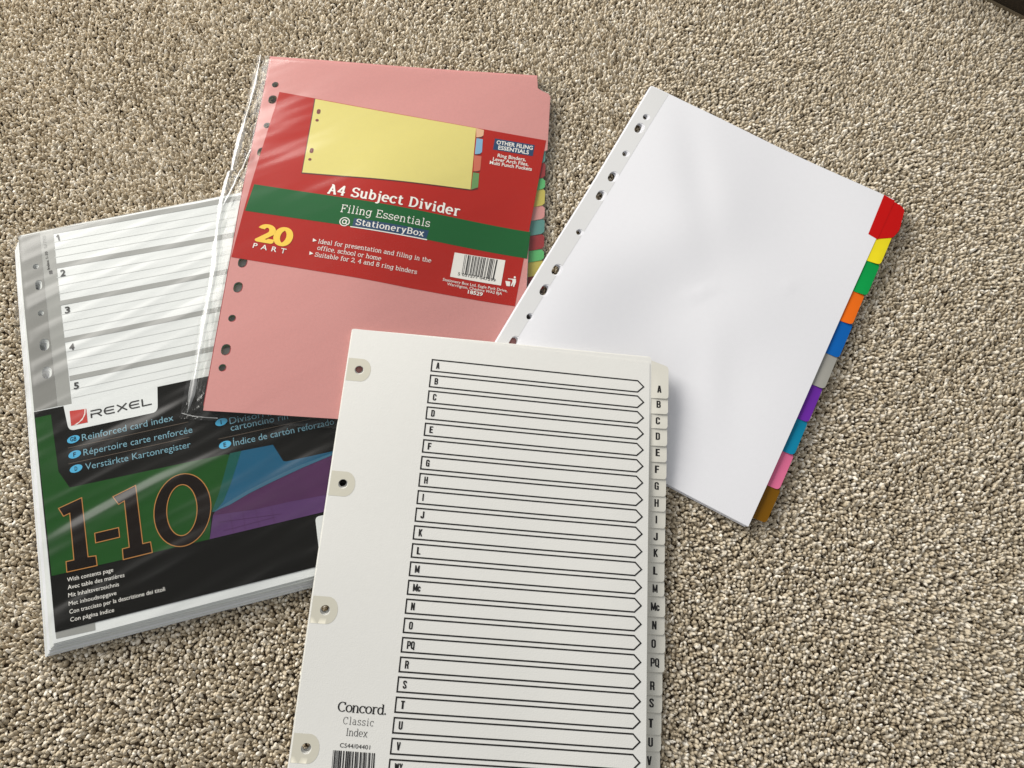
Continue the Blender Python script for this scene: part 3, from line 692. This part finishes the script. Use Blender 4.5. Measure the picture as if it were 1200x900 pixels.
    slab('bullet_text', 'office, school or home', (371.6, 292.7), (446.3, 305.6), 4.7, w=.9, wy=.72)
    slab('bullet_text', 'Suitable for 2, 4 and 8 ring binders', (368.8, 300.6), (488.4, 321.4), 4.7, w=.9, wy=.72)
    for x, y in ((367, 281.3), (363, 296.6)):
        flat(fP, 'bullet_arrow', [(x, y - 1.9), (x + 4.4, y + .9), (x - .5, y + 2.2)], white_ink, lab, .34)
    flat(fP, 'blue_panel', [(580, 162.4), (626.6, 170.2), (624.2, 183.2), (577.6, 175.4)], blue_ink, lab, .26, 6)
    write(fP, 'panel_text', 'OTHER FILING', (581.6, 169), (624, 176), 4.4, white_ink, bold=.2, **tx)
    write(fP, 'panel_text', 'ESSENTIALS', (583.6, 175.2), (619.4, 181.2), 4.4, white_ink, bold=.2, **tx)
    for s, a, b in (('Ring Binders,', (582.9, 184.2), (616, 189.2)), ('Lever Arch Files,', (577.4, 188.2), (619, 194.8)), ('Multi Punch Pockets', (573.7, 192.4), (623, 200.4))):
        slab('small_text', s.replace('R', 'I').replace('L', 'I').replace('P', 'F').replace('M', 'm') if False else s, a, b, 3.9, w=.85, wy=.7) if all(ch in SLAB for ch in s) else write(fP, 'small_text', s, a, b, 3.9, white_ink, bold=.14, **tx)
    bp_ = flat(fP, 'barcode_panel', [(532.8, 296), (592.2, 305.2), (587, 334.8), (527.4, 324.4)], white_ink, lab, .28, 6)
    bars(fP, 'barcode', [(544.8, 298.6), (584.4, 304.8), (579.6, 328), (541, 321.2)], 22, ink, bp_, .36, seed=4)
    write(fP, 'barcode_digits', '5 031577 047599', (536.4, 322.6), (580.4, 330.4), 3.4, ink, bp_, dz=.44)
    write(fP, 'small_text', 'Stationery Box Ltd, Eagle Park Drive,', (518.7, 329), (594.3, 342.6), 3.2, white_ink, bold=.05, **tx)
    write(fP, 'small_text', 'Warrington, Cheshire WA2 8JA', (523.8, 334.3), (588, 346), 3.2, white_ink, bold=.05, **tx)
    write(fP, 'small_text', '18529', (548, 344), (565.4, 347.2), 4, white_ink, bold=.28, **tx)
    ic = link('litter_symbol', bpy.data.meshes.new('litter_symbol'), white_ink, lab); bpy.data.objects.remove(ic)
    hd = [(603.2 + 1.3 * math.cos(a), 325.3 + 1.4 * math.sin(a)) for a in np.linspace(0, 6.28, 9)[:-1]]
    fig = [[(600, 327), (604.6, 327.2), (604.6, 331), (602.4, 336.4), (601, 336), (601.8, 331.6), (599.8, 335.6), (598.4, 335), (600.6, 330)], [(595.4, 326.4), (600.2, 327), (600.2, 328), (595.2, 327.4)],
           [(592.2, 329.4), (598, 330.2), (597.4, 335.8), (593.4, 335.2)], hd]
    build('litter_symbol', region([fP.uvs(p) for p in fig]), zP, .36, 0, white_ink, lab)
    # cellophane bag: film over the cards and an empty flap beyond each edge
    ml, mt, mr, mb = 15., 6., 6., 6.
    us = np.concatenate([np.linspace(-ml, -.4, 44), np.linspace(0, T, 60), np.linspace(T + .5, T + mr, 10)])
    vs = np.concatenate([np.linspace(-mt, -.5, 10), np.linspace(0, H, 130), np.linspace(H + .5, H + mb, 10)])
    V = []; Fc = []
    for v in vs:
        vc = min(H, max(0, v))
        for u in us:
            uc = min(T, max(0, u)); z = zP(uc, vc) + .62
            ou = max(0, -u / ml, (u - T) / mr); ov = max(0, -v / mt, (v - H) / mb); t = min(1, math.hypot(ou, ov))
            bag = .18 * math.sin((u * .6 + v) / 7) * math.sin((u - v) / 29)
            if t > 0:
                low = z - 3.2 if v > 110 else .9 + (z - 4) * .55
                z = z * (1 - sm(t * 1.2)) + low * sm(t * 1.2)
                if u < 0:
                    z += (.13 * math.sin(u * .9 + v * .11) * math.sin(v * .07 - u * .3) + .08 * math.sin(v * .31 + 2.2 * math.sin(u * .4 + v * .02))) * min(1, -u / 2)
                if u < 0:      # heat-sealed left flap: two stiff ridges
                    c1 = -9.5 - 4.5 * math.exp(-((v - 125) / 70) ** 2) + .4 * math.sin(v / 14); c2 = min(-.5, max(c1 + 1, -.8 - (v - 95) * .26))
                    z += 1.7 * math.exp(-((u - c1) / 1.35) ** 2) + 1.0 * math.exp(-((u - c2) / 1.0) ** 2) * sm((v - 85) / 25) * sm((170 - v) / 25)
                    z += .9 * math.sin(v * 1.1 + 2 * u + 2 * math.sin(u * .9)) * math.exp(-((v - H) / 9) ** 2)
                z += .3 * math.sin(u / 5) * ov
            bag += .55 * math.exp(-((u - 11 - v * .006) / .8) ** 2) * sm((v - 215) / 50) + .25 * math.sin((u + v) / 4.5) * math.exp(-((v - H + 6) / 9) ** 2) * math.exp(-((u - 35) / 30) ** 2)
            V.append((u / 1000, -v / 1000, (z + bag) / 1000))
    a, b = len(us), len(vs)
    for j in range(b - 1):
        for i in range(a - 1): Fc.append((j * a + i, (j + 1) * a + i, (j + 1) * a + i + 1, j * a + i + 1))
    me = bpy.data.meshes.new('cellophane_bag'); me.from_pydata(V, [], Fc); me.polygons.foreach_set('use_smooth', [True] * len(Fc))
    link('cellophane_bag', me, cello, P)
    fold_glint_mat = film('fold_glint_film', .34, .7, .22, 90, .0012, (7, 1, 1), math.radians(80), .13)  # milky haze and raised gloss put the folded film's highlight into its colour
    def glint_ribbon(vs_, cf, wd, ht):  # ribbon added over a flap ridge to carry its bright streak
        V = []; Fc = []; m = 8
        for v in vs_:
            c = cf(v); tap = min(1, .35 + .4 * math.sin(v / 17) ** 2 + .4 * sm((v - 40) / 60)) * (.15 + .85 * sm((vs_[-1] - v) / 16))
            ex = math.sin(v * .31) * .12 + .1 * math.sin(v * .83)
            for i in range(m + 1):
                t = i / m; u = c + ex + (t - .5) * wd * tap
                zb = zP(0, v); low = zb - 3.2 if v > 110 else .9 + (zb - 4) * .55
                f = sm(-u / ml * 1.2); z = (zb + .6) * (1 - f) + low * f + 1.9 + ht * math.sin(math.pi * t)
                V.append((u / 1000, -v / 1000, z / 1000))
        for j in range(len(vs_) - 1):
            for i in range(m): Fc.append((j * (m + 1) + i, (j + 1) * (m + 1) + i, (j + 1) * (m + 1) + i + 1, j * (m + 1) + i + 1))
        me = bpy.data.meshes.new('bag_fold_glint'); me.from_pydata(V, [], Fc); me.polygons.foreach_set('use_smooth', [True] * len(Fc))
        link('bag_fold_glint', me, fold_glint_mat, P)
    zl = lambda u, v: zP(0, H) - 2.2 + 1.6 * sm((u + 15) / 15)
    build('bag_fold_glint', region(strip(refine([(-14, H + 2.2), (-6, H + 4), (3, H + 4.6), (60, H + 4.2)], 4)[:7], .6)), zl, 0, 0, fold_glint_mat, P)  # short ribbon of the same whitened film, added as a bright line below
    c1f = lambda v: -9.5 - 4.5 * math.exp(-((v - 125) / 70) ** 2) + .4 * math.sin(v / 14)
    glint_ribbon(np.linspace(-4, 302, 170), c1f, 5.4, 1.0)
    glint_ribbon(np.linspace(92, 148, 40), lambda v: min(-.5, max(c1f(v) + 1, -.8 - (v - 95) * .26)), 3., .8)
make_pink()

# ------------------------------------------------------------------ white dividers with coloured tabs
def crease(u, v, cu, cv, a, ln, wd, h):
    c, s_ = math.cos(a), math.sin(a); x = (u - cu) * c + (v - cv) * s_; y = -(u - cu) * s_ + (v - cv) * c
    return h * math.exp(-(x / ln) ** 2) * math.exp(-(y / wd) ** 2)
def zW(u, v):
    base = 3.2 + 2.4 * sm((u - 110) / 110) + 4.6 * sm((110 - u) / 90) * sm((v - 90) / 110)
    return base + 1.5 * math.sin(u / 34 - v / 75 + .6) * math.sin(v / 60 + .4) + .6 * math.sin(u / 17 + v / 29) * math.exp(-((u - 105) ** 2 + (v - 150) ** 2) / 5000) \
        + crease(u, v, 112, 150, -.9, 14, 3.4, .42) + crease(u, v, 168, 112, -1.0, 7, 2.6, .3) - crease(u, v, 70, 60, 1.0, 60, 14, 1.0) + crease(u, v, 150, 215, 1.2, 40, 12, .7)
fW = Frame(78.5, 445.9, -.3645, zW)
def make_white():
    tl = fW.uv(764, 100.5); tr = fW.uv(1047.5, 233.5); br = fW.uv(877, 617); le = fW.uv(581, 402)
    print('white', tl, tr, br, le)
    W = (tr[0] + br[0]) / 2; H = br[1]
    hp = [((757, 137), 0), ((749, 150), 1), ((733, 180), 0), ((718, 207), 1), ((704, 229), 1), ((679, 272), 0), ((652.5, 316), 1), ((638.5, 340), 1), ((621, 371), 0), ((602.5, 401), 1)]
    hu = [(fW.uv(*p), b) for p, b in hp]
    holes = lambda: [slot(c[0], c[1], 6.0 if b else 4.8, 9.2 if b else 4.85) for c, b in hu]
    ul = lambda v: tl[0] + (le[0] - tl[0]) * v / le[1]
    out = [(ul(0), tl[1]), (tr[0], tr[1]), (br[0], br[1]), (ul(H), H)]
    body = region([out], [slot(c[0] + .4, c[1], 7.2 if b else 5.9, 10.6 if b else 6.) for c, b in hu], 5)
    tabs = [('red', (196, 14, 12), None), ('yellow', (232, 214, 34), [(1024, 280), (1043.6, 277), (1044.5, 280), (1031, 311), (1016, 309)]),
            ('green', (6, 150, 70), [(1016, 309), (1029, 310.5), (1015.5, 347), (1000, 345)]), ('orange', (232, 108, 22), [(1000, 345), (1013, 347), (998.5, 381), (984, 379)]),
            ('blue', (10, 96, 176), [(984, 379), (1000, 381), (982.5, 419), (967.5, 415)]), ('grey', (160, 158, 150), [(967.5, 415), (981, 417.5), (966.5, 456), (951, 453)]),
            ('purple', (108, 44, 160), [(951, 453), (964.5, 454), (948, 495), (934, 492)]), ('teal', (12, 126, 160), [(934, 492), (947.5, 495.5), (931, 533.5), (917, 531)]),
            ('pink', (222, 112, 150), [(917, 531), (930, 533.5), (914, 574), (898, 570)]), ('brown', (122, 82, 8), [(898, 570), (911.5, 572.5), (899, 613), (880, 615)])]
    r = random.Random(5)
    for k, (c, rgb, px) in enumerate(tabs):
        dx, dy = (0, 0) if k == 0 else (-.17 * k + r.uniform(-.25, .1), r.uniform(-.5, .5) + (.5 if k > 7 else 0))
        lab = 'white divider sheet with red tab, its large blank face lying topmost' if k == 0 else 'white divider sheet with %s tab showing beside the blank top sheet' % c
        t = thing('divider_sheet', fW, lab, 'divider sheet', 'white divider sheets with coloured tabs')
        o = build('sheet', body if k == 0 else region([out], holes(), 9), zW, 0, .2, paper_white, t)
        o.location = (dx / 1000, -dy / 1000, -.27 * k / 1000)
        mt = pbr(c + '_tab', rgb, .4, .04, 150, .04, 700, .15)
        ue = W + dx + .06
        if k == 0:
            pts = fW.uvs([(1056, 241), (1060.2, 246), (1054, 270), (1046.5, 278.5)])
            pts = [(tr[0] + .06, tr[1] + 2)] + pts + [(W + .06, fW.uv(1024, 279)[1])]
            flat(fW, 'tab', rounded(pts, 2, 4, (1, 2, 3, 4)), mt, t, 0, 4, thick=.2, uv=True)
            ov = fW.uvs([(1036, 228.3), (1047.2, 233.6), (1024.6, 279), (1017.4, 274.3)])
            ov[1] = (tr[0] + 1.2, ov[1][1] + .8); ov[2] = (W + 1.2, ov[2][1])
            flat(fW, 'tab_overlap', ov, mt, t, .14, 4, uv=True)
            st = fW.uvs([(784, 110), (603, 404)])
            band = region([[(ul(0) + .15, .15), (st[0][0], .15), (st[1][0] + (st[1][0] - st[0][0]) * .3, H - .15), (ul(H) + .15, H - .15)]], [slot(c[0] + .4, c[1], 7.2 if b else 5.9, 10.6 if b else 6.) for c, b in hu], 5)
            build('reinforcing_strip', band, zW, .07, 0, strip_mat, t)
        else:
            q = fW.uvs(px); vt = q[1][1]; vb = q[-2][1]; ur = max(p[0] for p in q)
            poly = [(ue, vt - 3), (ur, vt - 1.5), (ur, vb), (ue, vb + .6)]
            q_ = r.uniform(.3, 1.1)
            zt = lambda u, v, a=vt, b=vb, ue=ue, q_=q_: zW(u, v) + q_ * sm((u - ue) / 10) * sm((v - a) / (b - a) * .9 + .1)
            flat(fW, 'tab', rounded(poly, 3.2, 5, (1, 2)), mt, t, -.27 * k, 3, zf=zt, thick=.22, uv=True)
make_white()

# ------------------------------------------------------------------ cream alphabet index (front)
def zA0(u, v):
    L = 17.2 - 1.6 * sm(v / 190) - 7.4 * sm((v - 150) / 170); Rr = 11.4 - 5.2 * sm((v - 20) / 150)
    t = u / 214.; return L * (1 - t) + Rr * t + .25 * math.sin(u / 37 + v / 52)
def zA(u, v):
    return zA0(u, v) + 2.6 * sm((u - 130) / 84) * sm((v - 25) / 150) + .3
fA = Frame(-116.6, 191.4, .0643, zA)
def make_alphabet():
    tl = fA.uv(413.5, 385); tr = fA.uv(761.5, 424.5); lb = fA.uv(338.5, 900); rb = fA.uv(757, 900)
    print('alpha', tl, tr, lb, rb)
    H = 297.; W = tr[0]
    hz = [fA.uv(*p) for p in ((421, 433.5), (402, 567), (381, 715), (358.8, 877.3))]
    print('holes', hz)
    holes = [circle(c[0], c[1], 3.1, n=22) for c in hz]
    le = lambda v: tl[0] + (lb[0] - tl[0]) * v / lb[1]; re = lambda v: tr[0] + (rb[0] - tr[0]) * v / rb[1]
    out = rounded([(le(0), tl[1]), (re(0), tr[1]), (re(H), H), (le(H), H)], 1.5, 3)
    t = thing('contents_page', fA, 'cream contents page printed with lettered arrow rows, topmost on the alphabet index', 'contents page')
    build('page', region([out], holes, 6), zA, 0, .22, paper_cream, t)
    for c in hz:
        e = le(c[1]) + .3
        pts = [(e, c[1] - 8.2), (c[0] + 1.5, c[1] - 8.2)] + [(c[0] + 1.5 + 6.4 * math.sin(a), c[1] - 8.2 * math.cos(a)) for a in np.linspace(.2, math.pi - .2, 9)] + [(c[0] + 1.5, c[1] + 8.2), (e, c[1] + 8.2)]
        build('hole_reinforcement', region([pts], [circle(c[0], c[1], 3.15, n=22)], 4), zA, .08, 0, ring_mat, t)
    rows = ['A', 'B', 'C', 'D', 'E', 'F', 'G', 'H', 'I', 'J', 'K', 'L', 'M', 'Mc', 'N', 'O', 'PQ', 'R', 'S', 'T', 'U', 'V', 'WX', 'YZ']
    ltp = [(506.3, 420.4), (504.3, 439.3), (502.4, 458.3), (500.4, 477.6), (498.4, 496.7), (496.7, 515.6), (494.7, 535), (492.7, 555), (490.7, 575.3), (488.4, 595.6), (486.4, 616),
           (484, 636.8), (481.7, 658.4), (479.7, 680.4), (477, 701.7), (474.7, 724), (472, 747), (469.3, 769.6), (467, 793.6), (464.3, 817), (461.7, 841), (459.3, 865.3), (456.7, 890.4)]
    lt = [fA.uv(*p) for p in ltp]
    A_ = np.polyfit(range(23), [p[1] for p in lt], 2); B_ = np.polyfit(range(23), [p[0] for p in lt], 1)
    sh = fA.uv(747.3, 445.2); tip = fA.uv(754.3, 451.7); sh2 = fA.uv(741.5, 884.3); tip2 = fA.uv(749.6, 893.3)
    print('rows', A_, B_, sh, tip, sh2, tip2)
    for i, s in enumerate(rows[:23]):
        v0 = float(np.polyval(A_, i)); u0 = float(np.polyval(B_, i)); pit = float(np.polyval(A_, i + 1)) - v0; h = pit * .73
        f = i / 21; us_ = sh[0] + (sh2[0] - sh[0]) * f; ut = tip[0] + (tip2[0] - tip[0]) * f
        dv0 = (sh[1] - lt[0][1]) * (1 - f) + (sh2[1] - float(np.polyval(A_, 21))) * f
        path = refine([(u0, v0), (us_, v0 + dv0), (ut, v0 + dv0 + h / 2), (us_, v0 + dv0 + h), (u0, v0 + h)], 8)
        row = build('index_row', region(strip(path + [path[0]], .92, None, True)), zA, .10, 0, ink, t)
        n = len(s); wd = {1: 2.4, 2: 4.9}[n]
        if s in 'I': wd = .9
        if s in 'M': wd = 3
        a = Vector((u0 + 3.1, v0 + h * .76)); w_, cap = wd, h * .55
        V, Fc = strokes(NARROW, s, 1.45, 1.15, .35); x0 = min(p[0] for p in V); x1 = max(p[0] for p in V)
        pts = [(a.x + (x - x0) / (x1 - x0) * w_ + 0 * y, a.y + dv0 * .03 - y / 7 * cap) for x, y in V]
        build('row_letter', (pts, Fc), zA, .14, 0, ink, row)
    serif = dict(parent=t, dz=.14, font='slab')
    write(fA, 'brand_lettering', 'Concord.', (395.2, 833.2), (452, 837.6), 11, ink, w=1.15, wy=.55, gap=-.1, **serif)
    write(fA, 'title_text', 'Classic', (401.8, 848.2), (437.2, 851), 8.2, ink, w=.62, wy=.4, gap=1.2, **serif)
    write(fA, 'title_text', 'Index', (405.4, 861.8), (430.2, 863.8), 8.2, ink, w=.66, wy=.4, gap=.2, **serif)
    write(fA, 'code_text', 'CS44/04401', (398, 875.6), (433.4, 878.4), 5, ink, t, dz=.14)
    bars(fA, 'barcode', [(390.4, 879), (440, 882.6), (437.6, 925), (387, 920)], 26, ink, t, .14, seed=8)

    # lettered dividers underneath
    tabs = rows[:22]
    bnd = [428, 466.9, 485, 502, 522.4, 541.2, 561, 581.3, 599, 618.7, 637.9, 658.7, 681.4, 698.7, 722.7, 743.8, 765.3, 788, 815.5, 836, 862.4, 882, 906]
    ctr = [(772.5, 456.3), (771.8, 473.8), (771, 493), (771, 511), (771, 530), (770.3, 549.6), (770, 569), (770, 589), (769.8, 608.4), (769, 628.4), (769.4, 647.6), (768.9, 668.4), (768.7, 689.4),
           (768.9, 710.8), (768, 732.6), (767.3, 754.3), (769, 776.5), (766, 804), (765.2, 824.4), (764.5, 848.3), (764.3, 870.9), (762.9, 893)]
    redge = [783.3, 782.8, 782.4, 782, 781.6, 781.4, 781, 780.9, 780.6, 780.2, 780, 779.7, 779.6, 780.6, 780.2, 781, 780.2, 777.8, 777.6, 777, 776.6, 775.6]
    bodyW = W + 1.2
    bout = rounded([(le(0), .2), (bodyW, .2), (bodyW, H), (le(H), H)], 1.5, 3)
    brg = region([bout], holes, 9); shared = None
    r = random.Random(6); GAP = .24
    for k, s in enumerate(tabs):
        g = thing('index_divider', fA, 'cream card divider sheet with its edge tab lettered %s' % s, 'divider sheet', 'lettered dividers of the alphabet index')
        dx = -.06 * k + r.uniform(-.3, .12) + (r.uniform(-.6, .6) if k > 4 else 0); dy = -.1 * k + r.uniform(-.25, .1) + (r.uniform(-.7, .5) if k > 4 else 0)
        if shared is None:
            o = build('sheet', brg, zA0, 0, .2, paper_cream, g); shared = o.data
        else: o = link('sheet', shared, None, g)
        o.location = (dx / 1000, -dy / 1000, -GAP * k / 1000)
        zk = lambda u, v, k=k: zA0(u, v) - GAP * k
        v0 = fA.uv(774, bnd[k], zA0)[1]; v1 = fA.uv(774, bnd[k + 1], zA0)[1]; ur = fA.uv(redge[k], (bnd[k] + bnd[k + 1]) / 2, zA0)[0]
        ue = bodyW + dx + .05
        poly = [(ue, v0 - 2.2 if k else v0 - 3), (ur, v0 - 1.4 if k else v0 + .8), (ur, v1), (ue, v1 + .3)]
        zk0 = zk; lift = r.uniform(.35, .75)
        zk = lambda u, v, a=v0, b=v1, ue=ue, z0=zk0, q=lift: z0(u, v) + q * sm((v - a) / (b - a)) * sm((u - ue) / 5)
        tb = flat(fA, 'tab', rounded(poly, 2.3, 5, (1, 2)), cream_tab, g, 0, 2.5, zf=zk, thick=.2, uv=True)
        c = fA.uv(*ctr[k], zA0); n = len(s); wd = {1: 3.0, 2: 5.8}[n] if s != 'I' else 1.1
        if s == 'M': wd = 3.4
        V, Fc = strokes(NARROW, s, 1.45, 1.15, .35); x0 = min(p[0] for p in V); x1 = max(p[0] for p in V); cap = 5.2
        pts = [(c[0] + ((x - x0) / (x1 - x0) - .5) * wd, c[1] + cap / 2 - y / 7 * cap) for x, y in V]
        build('tab_letter', (pts, Fc), zk, .08, 0, ink, tb)
make_alphabet()
